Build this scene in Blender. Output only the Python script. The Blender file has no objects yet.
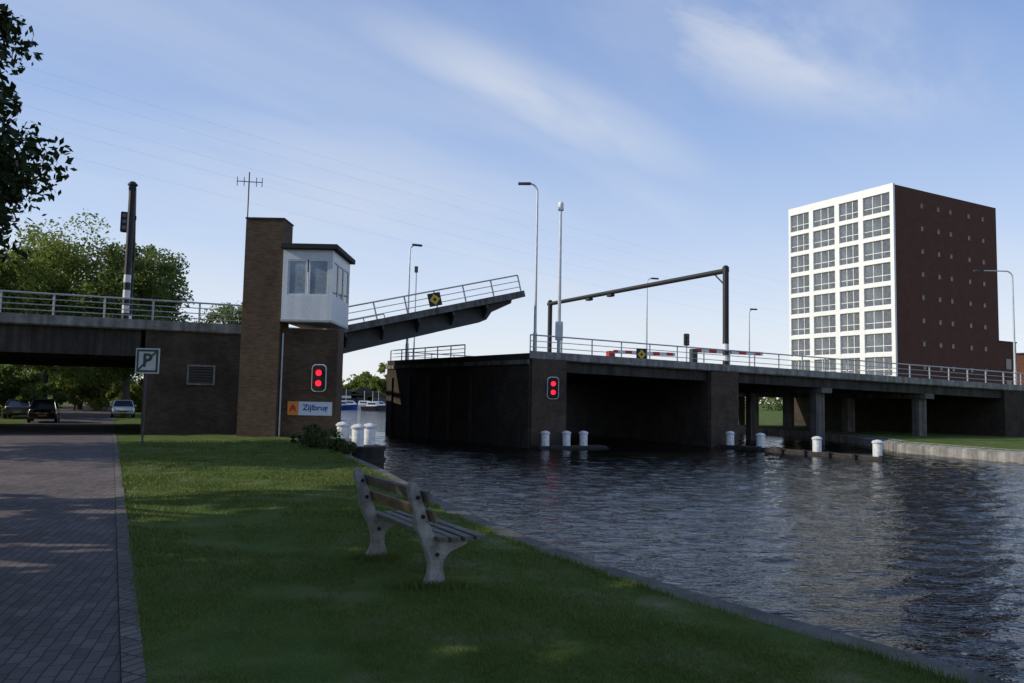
import bpy, math, random
import numpy as np
from mathutils import Vector, Matrix
random.seed(7); rng = np.random.default_rng(7)
C = bpy.context.scene.collection
sc = bpy.context.scene
sc.view_settings.view_transform = 'Standard'; sc.view_settings.look = 'None'; sc.view_settings.exposure = 0
R = math.radians
# ------------------------------------------------------------------ camera
EYE = Vector((0, 0, 1.6)); F_PX = 768.0
pit, rol = math.atan(56.5/768), R(1.15)
Fv = Vector((0, math.cos(pit), math.sin(pit))); U0 = Vector((0, -math.sin(pit), math.cos(pit))); R0 = Vector((1, 0, 0))
Rv = R0*math.cos(rol)+U0*math.sin(rol); Uv = U0*math.cos(rol)-R0*math.sin(rol)
cam = bpy.data.cameras.new('camera'); camo = bpy.data.objects.new('camera', cam); C.objects.link(camo)
M = Matrix((Rv, Uv, -Fv)).transposed().to_4x4(); M.translation = EYE
camo.matrix_world = M; cam.lens = 27; cam.sensor_width = 36; cam.clip_end = 6000; cam.clip_start = 0.05
sc.camera = camo
def ray(px, py): return Fv+Rv*((px-512)/F_PX)+Uv*((341.5-py)/F_PX)
def at(px, py, Y): d = ray(px, py); return EYE+d*(Y/d.y)
def gp(px, py, z): d = ray(px, py); return EYE+d*((z-EYE.z)/d.z)
# ------------------------------------------------------------------ materials
def nmat(name):
    m = bpy.data.materials.new(name); m.use_nodes = True
    nt = m.node_tree; return m, nt, nt.nodes['Principled BSDF']
def N(nt, t, **kw):
    n = nt.nodes.new(t)
    for k, v in kw.items(): setattr(n, k, v)
    return n
def mat(name, col, rough=.7, var=.25, scale=3., metal=0., bump=0., bscale=None, coat=0, fine=0.15, streak=0):
    m, nt, b = nmat(name); L = nt.links.new
    tc = N(nt, 'ShaderNodeTexCoord')
    n1 = N(nt, 'ShaderNodeTexNoise'); n1.inputs['Scale'].default_value = scale; n1.inputs['Detail'].default_value = 6; n1.inputs['Roughness'].default_value = .65
    L(tc.outputs['Object'], n1.inputs['Vector'])
    n2 = N(nt, 'ShaderNodeTexNoise'); n2.inputs['Scale'].default_value = scale*14; n2.inputs['Detail'].default_value = 3
    L(tc.outputs['Object'], n2.inputs['Vector'])
    mr = N(nt, 'ShaderNodeMapRange'); mr.inputs['From Min'].default_value = .3; mr.inputs['From Max'].default_value = .7
    mr.inputs['To Min'].default_value = 1-var; mr.inputs['To Max'].default_value = 1+var; L(n1.outputs[0], mr.inputs[0])
    mr2 = N(nt, 'ShaderNodeMapRange'); mr2.inputs['From Min'].default_value = .3; mr2.inputs['From Max'].default_value = .7
    mr2.inputs['To Min'].default_value = 1-fine; mr2.inputs['To Max'].default_value = 1+fine; L(n2.outputs[0], mr2.inputs[0])
    mu = N(nt, 'ShaderNodeMath', operation='MULTIPLY'); L(mr.outputs[0], mu.inputs[0]); L(mr2.outputs[0], mu.inputs[1]); fac = mu.outputs[0]
    if streak:    # vertical water streaks on walls
        mp = N(nt, 'ShaderNodeMapping'); mp.inputs['Scale'].default_value = (2.2, 2.2, .12); L(tc.outputs['Object'], mp.inputs[0])
        ns = N(nt, 'ShaderNodeTexNoise'); ns.inputs['Scale'].default_value = 1.6; ns.inputs['Detail'].default_value = 6; L(mp.outputs[0], ns.inputs[0])
        mr3 = N(nt, 'ShaderNodeMapRange'); mr3.inputs['From Min'].default_value = .35; mr3.inputs['From Max'].default_value = .65; mr3.inputs['To Min'].default_value = 1-streak; mr3.inputs['To Max'].default_value = 1+streak*.5; L(ns.outputs[0], mr3.inputs[0])
        m3 = N(nt, 'ShaderNodeMath', operation='MULTIPLY'); L(fac, m3.inputs[0]); L(mr3.outputs[0], m3.inputs[1]); fac = m3.outputs[0]
    vm = N(nt, 'ShaderNodeVectorMath', operation='SCALE'); vm.inputs[0].default_value = col[:3]; L(fac, vm.inputs['Scale'])
    L(vm.outputs[0], b.inputs['Base Color'])
    b.inputs['Roughness'].default_value = rough; b.inputs['Metallic'].default_value = metal
    if coat: b.inputs['Coat Weight'].default_value = coat
    if bump:
        bp = N(nt, 'ShaderNodeBump'); bp.inputs['Strength'].default_value = bump; bp.inputs['Distance'].default_value = .02
        n3 = N(nt, 'ShaderNodeTexNoise'); n3.inputs['Scale'].default_value = bscale or scale*10; n3.inputs['Detail'].default_value = 5
        L(tc.outputs['Object'], n3.inputs['Vector']); L(n3.outputs[0], bp.inputs['Height']); L(bp.outputs[0], b.inputs['Normal'])
    return m
def brickmat(name, c1, c2, mortar, stain=.35, flat=False, bw=.22, bh=.065, rot=0, bump=.5, ms=.006):
    m, nt, b = nmat(name); L = nt.links.new
    tc = N(nt, 'ShaderNodeTexCoord'); sx = N(nt, 'ShaderNodeSeparateXYZ'); L(tc.outputs['Object'], sx.inputs[0])
    if flat:
        vec = N(nt, 'ShaderNodeMapping'); vec.inputs['Rotation'].default_value[2] = rot; L(tc.outputs['Object'], vec.inputs[0])
        nd = N(nt, 'ShaderNodeTexNoise'); nd.inputs['Scale'].default_value = 3; L(tc.outputs['Object'], nd.inputs[0])
        sc3 = N(nt, 'ShaderNodeVectorMath', operation='SCALE'); L(nd.outputs['Color'], sc3.inputs[0]); sc3.inputs['Scale'].default_value = .035
        ad = N(nt, 'ShaderNodeVectorMath', operation='ADD'); L(vec.outputs[0], ad.inputs[0]); L(sc3.outputs[0], ad.inputs[1]); v = ad.outputs[0]
    else:
        sn = N(nt, 'ShaderNodeSeparateXYZ'); L(tc.outputs['Normal'], sn.inputs[0])
        ab = N(nt, 'ShaderNodeMath', operation='ABSOLUTE'); L(sn.outputs[0], ab.inputs[0])
        gt = N(nt, 'ShaderNodeMath', operation='GREATER_THAN'); L(ab.outputs[0], gt.inputs[0]); gt.inputs[1].default_value = .7
        mx = N(nt, 'ShaderNodeMix', data_type='FLOAT'); L(gt.outputs[0], mx.inputs[0]); L(sx.outputs[0], mx.inputs[2]); L(sx.outputs[1], mx.inputs[3])
        cb = N(nt, 'ShaderNodeCombineXYZ'); L(mx.outputs[0], cb.inputs[0]); L(sx.outputs[2], cb.inputs[1]); v = cb.outputs[0]
    br = N(nt, 'ShaderNodeTexBrick'); L(v, br.inputs['Vector']); br.inputs['Scale'].default_value = 1
    br.inputs['Brick Width'].default_value = bw; br.inputs['Row Height'].default_value = bh; br.inputs['Mortar Size'].default_value = ms
    br.inputs['Color1'].default_value = (*c1, 1); br.inputs['Color2'].default_value = (*c2, 1); br.inputs['Mortar'].default_value = (*mortar, 1)
    br.inputs['Bias'].default_value = 0
    n1 = N(nt, 'ShaderNodeTexNoise'); n1.inputs['Scale'].default_value = .7; n1.inputs['Detail'].default_value = 10; n1.inputs['Roughness'].default_value = .78
    L(tc.outputs['Object'], n1.inputs['Vector'])
    mr = N(nt, 'ShaderNodeMapRange'); mr.inputs['From Min'].default_value = .3; mr.inputs['From Max'].default_value = .7
    mr.inputs['To Min'].default_value = 1-stain; mr.inputs['To Max'].default_value = 1+stain; L(n1.outputs[0], mr.inputs[0])
    vm = N(nt, 'ShaderNodeVectorMath', operation='SCALE'); L(br.outputs['Color'], vm.inputs[0]); L(mr.outputs[0], vm.inputs['Scale'])
    L(vm.outputs[0], b.inputs['Base Color']); b.inputs['Roughness'].default_value = .85; b.inputs['Specular IOR Level'].default_value = .25
    bp = N(nt, 'ShaderNodeBump', invert=True); bp.inputs['Strength'].default_value = bump; bp.inputs['Distance'].default_value = .01
    L(br.outputs['Fac'], bp.inputs['Height']); L(bp.outputs[0], b.inputs['Normal'])
    return m
def leafmat(name, c1, c2, trans=.35):
    m, nt, b = nmat(name); L = nt.links.new
    g = N(nt, 'ShaderNodeNewGeometry'); tc = N(nt, 'ShaderNodeTexCoord')
    n1 = N(nt, 'ShaderNodeTexNoise'); n1.inputs['Scale'].default_value = .7; L(tc.outputs['Object'], n1.inputs['Vector'])
    ad = N(nt, 'ShaderNodeMath', operation='ADD'); L(g.outputs['Random Per Island'], ad.inputs[0]); L(n1.outputs[0], ad.inputs[1])
    mr = N(nt, 'ShaderNodeMapRange'); mr.inputs['From Min'].default_value = .3; mr.inputs['From Max'].default_value = 1.5; L(ad.outputs[0], mr.inputs[0])
    mx = N(nt, 'ShaderNodeMix', data_type='RGBA'); mx.inputs[6].default_value = (*c1, 1); mx.inputs[7].default_value = (*c2, 1); L(mr.outputs[0], mx.inputs[0])
    L(mx.outputs[2], b.inputs['Base Color']); b.inputs['Roughness'].default_value = .55
    b.inputs['Specular IOR Level'].default_value = .3
    t = N(nt, 'ShaderNodeBsdfTranslucent'); L(mx.outputs[2], t.inputs[0])
    ms = N(nt, 'ShaderNodeMixShader'); ms.inputs[0].default_value = trans
    L(b.outputs[0], ms.inputs[1]); L(t.outputs[0], ms.inputs[2]); L(ms.outputs[0], nt.nodes['Material Output'].inputs[0])
    return m
def emat(name, col, s):
    m, nt, b = nmat(name); b.inputs['Base Color'].default_value = (*col, 1)
    n1 = N(nt, 'ShaderNodeTexNoise'); n1.inputs['Scale'].default_value = 30
    mr = N(nt, 'ShaderNodeMapRange'); mr.inputs['To Min'].default_value = s*.6; mr.inputs['To Max'].default_value = s*1.4; nt.links.new(n1.outputs[0], mr.inputs[0])
    b.inputs['Emission Color'].default_value = (*col, 1); nt.links.new(mr.outputs[0], b.inputs['Emission Strength']); return m
def stripemat(name, c1, c2, period, axis=2):
    m, nt, b = nmat(name); L = nt.links.new
    tc = N(nt, 'ShaderNodeTexCoord'); sx = N(nt, 'ShaderNodeSeparateXYZ'); L(tc.outputs['Object'], sx.inputs[0])
    d = N(nt, 'ShaderNodeMath', operation='DIVIDE'); L(sx.outputs[axis], d.inputs[0]); d.inputs[1].default_value = period
    fr = N(nt, 'ShaderNodeMath', operation='FRACT'); L(d.outputs[0], fr.inputs[0])
    gt = N(nt, 'ShaderNodeMath', operation='GREATER_THAN'); L(fr.outputs[0], gt.inputs[0]); gt.inputs[1].default_value = .5
    mx = N(nt, 'ShaderNodeMix', data_type='RGBA'); mx.inputs[6].default_value = (*c1, 1); mx.inputs[7].default_value = (*c2, 1); L(gt.outputs[0], mx.inputs[0])
    L(mx.outputs[2], b.inputs['Base Color']); b.inputs['Roughness'].default_value = .5; return m
m_brick = brickmat('brown_brick', (.082, .050, .032), (.135, .084, .054), (.085, .072, .058), .4)
m_brick2 = brickmat('grimy_brick', (.065, .048, .034), (.10, .07, .05), (.065, .058, .048), .5)
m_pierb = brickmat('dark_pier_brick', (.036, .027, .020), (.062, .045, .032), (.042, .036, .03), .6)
m_redbrick = brickmat('red_brown_brick', (.095, .036, .024), (.135, .054, .035), (.09, .055, .042), .2)
m_pave = brickmat('clinker_paving', (.105, .085, .080), (.155, .125, .115), (.05, .043, .038), .4, True, .19, .085, R(27.3+45), .7, .005)
m_kerb = brickmat('edging_bricks', (.12, .105, .09), (.18, .155, .13), (.04, .037, .03), .5, True, .085, .20, R(27.3), .8)
m_conc = mat('weathered_concrete', (.15, .14, .125), .85, .4, 1.2, bump=.4, streak=.5)
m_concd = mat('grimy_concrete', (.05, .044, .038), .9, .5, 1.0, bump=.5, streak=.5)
m_concl = mat('pale_concrete', (.25, .24, .22), .8, .4, 1.5, bump=.3, streak=.35)
m_bench = mat('painted_concrete', (.34, .335, .31), .8, .45, 9, bump=.8, bscale=120)
m_wood = mat('weathered_slats', (.15, .135, .11), .8, .4, 10, bump=.7, bscale=60)
m_wood2 = mat('ochre_slats', (.21, .16, .09), .75, .4, 10, bump=.7, bscale=60)
m_timber = mat('wet_timber', (.024, .020, .016), .75, .5, 3, bump=.8, streak=.5)
m_white = mat('white_paint', (.78, .78, .76), .5, .08, 2)
m_bol = mat('chipped_white_paint', (.72, .72, .70), .55, .22, 6, streak=.25)
m_cabin = mat('cabin_panel', (.74, .77, .80), .45, .06, 1.5, streak=.08)
m_galv = mat('galvanised_steel', (.50, .52, .53), .45, .15, 5, metal=.5)
m_rail = mat('grey_rail_paint', (.45, .46, .47), .5, .15, 5)
m_dsteel = mat('dark_bridge_steel', (.05, .054, .06), .55, .3, 2)
m_black = mat('black_paint', (.010, .010, .011), .6, .2, 4)
m_road = mat('asphalt', (.05, .05, .052), .9, .2, 2, bump=.3)
m_red = mat('red_paint', (.5, .03, .02), .5, .1, 4)
m_yel = mat('yellow_sheet', (.75, .5, .03), .5, .1, 4)
m_org = mat('orange_sheet', (.75, .25, .04), .5, .08, 4)
m_blue = mat('blue_lettering', (.02, .06, .30), .5, .05, 4)
m_signw = mat('sign_white', (.62, .68, .80), .4, .05, 4)
m_signp = mat('sign_pale', (.55, .60, .58), .4, .08, 4)
m_green = mat('dark_green_sign', (.04, .06, .05), .5, .15, 4)
m_glass = mat('window_glass', (.04, .055, .07), .06, .4, .4)
m_glassa = mat('reflecting_glass', (.12, .135, .15), .1, .55, .35, fine=.3)
m_dim = mat('dim_pane', (.16, .11, .10), .2, .4, .5)
m_glassl = mat('pale_window_glass', (.30, .36, .42), .08, .25, .9)
m_tyre = mat('tyre_rubber', (.02, .02, .02), .8, .2, 5)
m_carb = mat('black_car_paint', (.012, .013, .016), .25, .1, 2, coat=.6)
m_carw = mat('white_car_paint', (.65, .66, .67), .3, .05, 2, coat=.6)
m_carg = mat('grey_car_paint', (.10, .11, .13), .3, .05, 2, coat=.6)
m_tail = mat('tail_lamp', (.25, .01, .01), .3, .1, 5)
m_head = mat('headlamp_glass', (.6, .62, .65), .15, .1, 5)
m_plate = mat('yellow_plate', (.6, .42, .03), .5, .05, 5)
m_redlamp = emat('red_lamp', (1, .02, .05), 1.4)
m_bark = mat('bark', (.07, .055, .04), .9, .35, 5, bump=1)
m_roofb = mat('roof_felt', (.015, .015, .017), .8, .2, 2)
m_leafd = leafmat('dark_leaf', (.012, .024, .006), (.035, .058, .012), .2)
m_leafm = leafmat('mid_leaf', (.085, .13, .025), (.17, .215, .05), .5)
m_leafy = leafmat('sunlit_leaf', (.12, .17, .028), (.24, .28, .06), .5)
m_leafs = leafmat('shrub_leaf', (.03, .055, .012), (.08, .11, .03), .3)
m_blade = leafmat('grass_blade', (.070, .115, .016), (.18, .22, .05), .3)
m_stripe = stripemat('black_white_bands', (.012, .012, .013), (.75, .75, .75), .72)
m_boom = stripemat('red_white_bands', (.6, .03, .02), (.8, .8, .8), 1.2, 0)

# ------------------------------------------------------------------ mesh builder
class MB:
    def __init__(s): s.v = []; s.f = []
    def add(s, vs, fs):
        o = len(s.v); s.v += [tuple(v) for v in vs]; s.f += [tuple(i+o for i in f) for f in fs]; return s
    def hexa(s, p):   # 4 bottom ccw, 4 top ccw
        return s.add(p, [(3, 2, 1, 0), (4, 5, 6, 7), (0, 1, 5, 4), (1, 2, 6, 5), (2, 3, 7, 6), (3, 0, 4, 7)])
    def box(s, x0, x1, y0, y1, z0, z1):
        return s.hexa([(x0, y0, z0), (x1, y0, z0), (x1, y1, z0), (x0, y1, z0), (x0, y0, z1), (x1, y0, z1), (x1, y1, z1), (x0, y1, z1)])
    def prism(s, poly, z0, z1, f0=None, f1=None):
        n = len(poly)
        vs = [(x, y, f0(x, y) if f0 else z0) for x, y in poly]+[(x, y, f1(x, y) if f1 else z1) for x, y in poly]
        return s.add(vs, [tuple(range(n))[::-1], tuple(range(n, 2*n))]+[(i, (i+1) % n, n+(i+1) % n, n+i) for i in range(n)])
    def tube(s, pts, rad, n=8, cap=True):
        pts = [Vector(p) for p in pts]
        if not hasattr(rad, '__len__'): rad = [rad]*len(pts)
        vs = []; fs = []
        for i, p in enumerate(pts):
            t = (pts[min(i+1, len(pts)-1)]-pts[max(i-1, 0)]).normalized()
            a = Vector((0, 0, 1)) if abs(t.z) < .9 else Vector((1, 0, 0))
            x = t.cross(a).normalized(); y = t.cross(x).normalized()
            for k in range(n):
                an = 2*math.pi*k/n; vs.append(p+(x*math.cos(an)+y*math.sin(an))*rad[i])
        for i in range(len(pts)-1):
            for k in range(n):
                a = i*n+k; b = i*n+(k+1) % n; fs.append((a, b, b+n, a+n))
        if cap: fs += [tuple(range(n))[::-1], tuple(range((len(pts)-1)*n, len(pts)*n))]
        return s.add(vs, fs)
    def plateXZ(s, poly, y0, y1):    # polygon in x,z extruded along y
        n = len(poly); vs = [(x, y0, z) for x, z in poly]+[(x, y1, z) for x, z in poly]
        return s.add(vs, [tuple(range(n)), tuple(range(n, 2*n))[::-1]]+[((i+1) % n, i, n+i, n+(i+1) % n) for i in range(n)])
    def build(s, name, m, parent=None, bevel=0, smooth=False, loc=None):
        me = bpy.data.meshes.new(name); me.from_pydata(s.v, [], s.f); me.materials.append(m)
        import bmesh
        bm = bmesh.new(); bm.from_mesh(me); bmesh.ops.recalc_face_normals(bm, faces=bm.faces)
        if bevel: bmesh.ops.bevel(bm, geom=list(bm.edges), offset=bevel, segments=2, affect='EDGES', clamp_overlap=True)
        bm.to_mesh(me); bm.free()
        if smooth:
            for p in me.polygons: p.use_smooth = True
            if hasattr(me, 'set_sharp_from_angle'): me.set_sharp_from_angle(angle=R(40))
        o = bpy.data.objects.new(name, me); C.objects.link(o)
        if parent: o.parent = parent
        if loc is not None: o.location = loc
        return o
def tag(o, label=None, cat=None, group=None, kind=None):
    if label: o['label'] = label
    if cat: o['category'] = cat
    if group: o['group'] = group
    if kind: o['kind'] = kind
    return o
def thing(name, label, cat, loc=(0, 0, 0), rz=0, group=None):
    o = bpy.data.objects.new(name, None); C.objects.link(o); o.location = loc; o.rotation_euler = (0, 0, rz); o.empty_display_size = .3
    return tag(o, label, cat, group)
def big(name, verts, faces, m, parent=None):
    me = bpy.data.meshes.new(name); verts = np.asarray(verts, np.float32); faces = np.asarray(faces, np.int32)
    nv, nf, k = len(verts), len(faces), faces.shape[1]
    me.vertices.add(nv); me.vertices.foreach_set('co', verts.ravel())
    me.loops.add(nf*k); me.loops.foreach_set('vertex_index', faces.ravel())
    me.polygons.add(nf); me.polygons.foreach_set('loop_start', np.arange(0, nf*k, k, dtype=np.int32))
    me.update(calc_edges=True); me.materials.append(m)
    o = bpy.data.objects.new(name, me); C.objects.link(o)
    if parent: o.parent = parent
    return o
def text(body, size, m, parent, name='lettering', depth=.004, off=0):
    cu = bpy.data.curves.new('t', 'FONT'); cu.body = body; cu.size = size; cu.extrude = depth; cu.align_x = 'CENTER'; cu.align_y = 'CENTER'; cu.offset = off
    to = bpy.data.objects.new('t', cu); C.objects.link(to); bpy.context.view_layer.update()
    me = bpy.data.meshes.new_from_object(to.evaluated_get(bpy.context.evaluated_depsgraph_get())); bpy.data.objects.remove(to)
    me.materials.clear(); me.materials.append(m); me.transform(Matrix.Rotation(R(90), 4, 'X'))
    o = bpy.data.objects.new(name, me); C.objects.link(o); o.parent = parent; return o

# ------------------------------------------------------------------ frames
cx, cy = -.46, .888
def uv2xy(u, v): return (u*cy+v*cx, -u*cx+v*cy)
def xy2uv(x, y): return (x*cy-y*cx, x*cx+y*cy)
AX = math.atan2(.387, .922)
def BP(s, b, z=0): return Vector((1+.922*s-.387*b, 43.5+.387*s+.922*b, z))
def sb(px, b):   # s for given pixel column and offset b
    lo, hi = -60., 90.
    k = (px-512)/768
    for _ in range(60):
        m_ = (lo+hi)/2; p = BP(m_, b)
        if p.x/p.y > k: hi = m_
        else: lo = m_
    return (lo+hi)/2
WL = -1.2
# ------------------------------------------------------------------ ground on the left bank
epix = [(985, 683), (900, 657), (800, 628), (700, 600), (600, 568), (540, 546), (500, 530), (465, 515), (430, 497), (400, 481), (376, 468), (352, 458)]
ep = [xy2uv(*gp(x, y, -.08).xy) for x, y in epix]
ep += [xy2uv(-6.3, 30.5), xy2uv(-7.2, 34), xy2uv(-9.6, 38.6), xy2uv(-13, 46), xy2uv(-24, 66), xy2uv(-60, 130), xy2uv(-75, 170)]
ep = [(4.9, -30), (4.8, 0)]+ep; ep.sort(key=lambda p: p[1])
EV = [p[1] for p in ep]; EU = [p[0] for p in ep]
CW = .36
def edge_u(v): return float(np.interp(v, EV, EU))
def gz(v): return float(np.interp(v, [-50, 24, 33, 42, 60, 100], [0, 0, -.18, -.5, -.75, -.6]))
vs_ = list(np.arange(-30, 0, 3))+list(np.arange(0, 30, .5))+list(np.arange(30, 60, 1.5))+list(np.arange(60, 176, 8))
gv = []; gf = []
for v in vs_:
    e = edge_u(v)-CW+.03
    us = [-400, -60, -20, -8, -5, -2, 0, .25]+[.25+(e-.25)*t for t in (.15, .3, .45, .6, .75, .88, .96, 1)]
    for k, u in enumerate(us):
        x, y = uv2xy(u, v)
        h = gz(v)+(.0 if u < .3 else .05*math.sin(u*1.7+v*.6)*math.sin(v*.45)*min(1, (u-.25))*min(1, (e-u)*1.5))
        if k == len(us)-1: h -= .01
        gv.append((x, y, h))
nU = 16
for i in range(len(vs_)-1):
    for k in range(nU-1):
        a = i*nU+k; gf.append((a, a+1, a+nU+1, a+nU))
m_grass, nt, b = nmat('mown_grass'); L = nt.links.new
tc = N(nt, 'ShaderNodeTexCoord'); n1 = N(nt, 'ShaderNodeTexNoise'); n1.inputs['Scale'].default_value = .9; n1.inputs['Detail'].default_value = 9; n1.inputs['Roughness'].default_value = .72; L(tc.outputs['Object'], n1.inputs[0])
cr = N(nt, 'ShaderNodeValToRGB'); cr.color_ramp.elements[0].position = .32; cr.color_ramp.elements[0].color = (.055, .092, .016, 1); cr.color_ramp.elements[1].position = .66; cr.color_ramp.elements[1].color = (.22, .175, .11, 1)
e_ = cr.color_ramp.elements.new(.50); e_.color = (.095, .14, .028, 1); e_ = cr.color_ramp.elements.new(.585); e_.color = (.145, .16, .055, 1); L(n1.outputs[0], cr.inputs[0]); L(cr.outputs[0], b.inputs['Base Color']); b.inputs['Roughness'].default_value = .9; b.inputs['Specular IOR Level'].default_value = .1
n3 = N(nt, 'ShaderNodeTexNoise'); n3.inputs['Scale'].default_value = 45; n3.inputs['Detail'].default_value = 5; L(tc.outputs['Object'], n3.inputs[0])
bp_ = N(nt, 'ShaderNodeBump'); bp_.inputs['Strength'].default_value = .9; bp_.inputs['Distance'].default_value = .04; L(n3.outputs[0], bp_.inputs['Height']); L(bp_.outputs[0], b.inputs['Normal'])
g = big('ground', gv, gf, m_grass); tag(g, kind='structure')
def strip(name, m, u0, u1, lift, v0=-30, v1=160, thick=0, ufun=None):
    mb = MB(); vv = [v for v in vs_ if v0 <= v <= v1]; rows = []
    for v in vv:
        a, b_ = (u0, u1) if not ufun else ufun(v)
        rows.append((uv2xy(a, v), uv2xy(b_, v), gz(v)+lift))
    for i, (p, q, z) in enumerate(rows):
        mb.v += [(p[0], p[1], z), (q[0], q[1], z)]
        if thick: mb.v += [(q[0], q[1], z-thick), (p[0], p[1], z-thick)]
    k = 4 if thick else 2
    for i in range(len(rows)-1):
        a = i*k; mb.f.append((a, a+1, a+1+k, a+k))
        if thick: mb.f += [(a+1, a+2, a+2+k, a+1+k), (a+3, a, a+k, a+3+k)]
    return tag(mb.build(name, m), kind='structure')
strip('road', m_pave, -5.2, .125, .006)
strip('road_edging', m_kerb, .129, .25, .016)
m_cop = mat('quay_edge_concrete', (.11, .10, .08), .9, .5, 2.5, bump=.8)
strip('quay_edge', m_cop, 0, 0, -.03, -30, 175, 1.6, lambda v: (edge_u(v)-CW, edge_u(v)))
# ------------------------------------------------------------------ right bank
shore = [(70, -40), (48, 5), (33, 25), (26.3, 38.5), (23.4, 46.6), (24.6, 52), (25, 64), (18, 80), (2, 104), (-8, 165)]
land = [(x+.4, y) for x, y in shore]+[(-8, 175), (900, 175), (900, -40)]
tag(MB().prism(land, -2, -.58).build('ground', m_grass), kind='structure')
mb = MB()
for (a, b2) in zip(shore[:-1], shore[1:]):
    mb.hexa([(a[0], a[1], -2), (a[0]+.7, a[1], -2), (b2[0]+.7, b2[1], -2), (b2[0], b2[1], -2), (a[0], a[1], -.72), (a[0]+.7, a[1], -.55), (b2[0]+.7, b2[1], -.55), (b2[0], b2[1], -.72)])
tag(mb.build('quay_edge', m_concl), kind='structure')
tag(MB().box(-2500, 2500, 168, 4000, -2, -.66).build('ground', m_grass), kind='structure')
tag(MB().box(-60, 8, 166.5, 168.3, -2, -.7).build('quay_edge', m_conc), kind='structure')

# ------------------------------------------------------------------ water
X0, X1, Y0, Y1, st = -12, 36, 3, 60, .105
xs = np.arange(X0, X1+st/2, st); ys = np.arange(Y0, Y1+st/2, st); XX, YY = np.meshgrid(xs, ys)
Z = np.zeros_like(XX)
for i in range(90):
    lam = float(np.exp(rng.uniform(math.log(.34), math.log(1.25)))); th = rng.normal(-1.4, .5)
    k = 2*math.pi/lam; ph = rng.uniform(0, 6.28)
    amp = .0037*lam
    mod = .5+.55*np.sin(XX*rng.uniform(-.4, .4)+YY*rng.uniform(-.4, .4)+rng.uniform(0, 6))
    Z += amp*mod*np.sin(k*(XX*math.cos(th)+YY*math.sin(th))+ph)
fade = np.clip(np.minimum.reduce([XX-X0, X1-XX, YY-Y0, Y1-YY])/3, 0, 1)
Z = Z*fade
nx, ny = len(xs), len(ys)
V = np.stack([XX, YY, Z+WL], -1).reshape(-1, 3)
I = np.arange(nx*ny).reshape(ny, nx)
Fq = np.stack([I[:-1, :-1], I[:-1, 1:], I[1:, 1:], I[1:, :-1]], -1).reshape(-1, 4)
x1_, y1_ = xs[-1], ys[-1]; B = 3000
ov = np.array([(-B, -B, WL), (B, -B, WL), (B, B, WL), (-B, B, WL), (X0, Y0, WL), (x1_, Y0, WL), (x1_, y1_, WL), (X0, y1_, WL)]); o0 = len(V)
V = np.vstack([V, ov]); Fq = np.vstack([Fq, np.array([(0, 1, 5, 4), (1, 2, 6, 5), (2, 3, 7, 6), (3, 0, 4, 7)])+o0])
m_water, nt, b = nmat('canal_water'); L = nt.links.new
b.inputs['Base Color'].default_value = (.006, .0065, .005, 1); b.inputs['Roughness'].default_value = .03; b.inputs['IOR'].default_value = 1.33; b.inputs['Specular IOR Level'].default_value = .40
tc = N(nt, 'ShaderNodeTexCoord'); mp = N(nt, 'ShaderNodeMapping'); mp.inputs['Rotation'].default_value[2] = R(6); mp.inputs['Scale'].default_value = (1.0, 2.2, 1); L(tc.outputs['Object'], mp.inputs[0])
n1 = N(nt, 'ShaderNodeTexNoise'); n1.inputs['Scale'].default_value = 4.6; n1.inputs['Detail'].default_value = 2.5; n1.inputs['Distortion'].default_value = .6; L(mp.outputs[0], n1.inputs[0])
bp_ = N(nt, 'ShaderNodeBump'); bp_.inputs['Strength'].default_value = .7; bp_.inputs['Distance'].default_value = .033; L(n1.outputs[0], bp_.inputs['Height']); L(bp_.outputs[0], b.inputs['Normal'])
w = big('water', V, Fq, m_water); w.data.polygons.foreach_set('use_smooth', np.ones(len(Fq), bool)); tag(w, kind='structure')

# ------------------------------------------------------------------ bridge: left approach
HZ = 4.85    # deck height left
ba = thing('bridge_approach', 'grimy brick and concrete left approach span crossing over the brick road', 'bridge', BP(0, 0, 0), AX)
W = 22.5
MB().box(-75, -11, 0, W, HZ-.42, HZ-.02).build('deck', m_conc, ba)
MB().box(-75, -11, .6, W-.6, HZ-.018, HZ+.01).build('roadway', m_road, ba)
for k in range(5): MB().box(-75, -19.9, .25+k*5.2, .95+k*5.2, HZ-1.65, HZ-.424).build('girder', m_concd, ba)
MB().box(-19.7, -11.1, .12, W-.1, -1.9, HZ-.424).build('abutment', m_brick2, ba)
MB().box(-60, -38, .12, W-.1, -1.9, HZ-.424).build('abutment', m_brick2, ba)
MB().box(-75, -11, -.06, -.003, HZ-.36, HZ+.06).build('fascia', m_concl, ba)
va, vb = sb(188, .1), sb(216, .1); vy = BP((va+vb)/2, .1).y; vz0, vz1 = at(202, 385, vy).z, at(202, 365, vy).z
MB().box(va, vb, .03, .117, vz0, vz0+.08).box(va, vb, .03, .117, vz1-.08, vz1).box(va, va+.08, .03, .117, vz0+.08, vz1-.08).box(vb-.08, vb, .03, .117, vz0+.08, vz1-.08).build('vent_frame', m_concl, ba)
mb = MB()
for k in range(6): mb.box(va+.08, vb-.08, .07, .112, vz0+.1+k*(vz1-vz0-.16)/6, vz0+.17+k*(vz1-vz0-.16)/6)
mb.build('vent_louvre', m_dsteel, ba)
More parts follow.
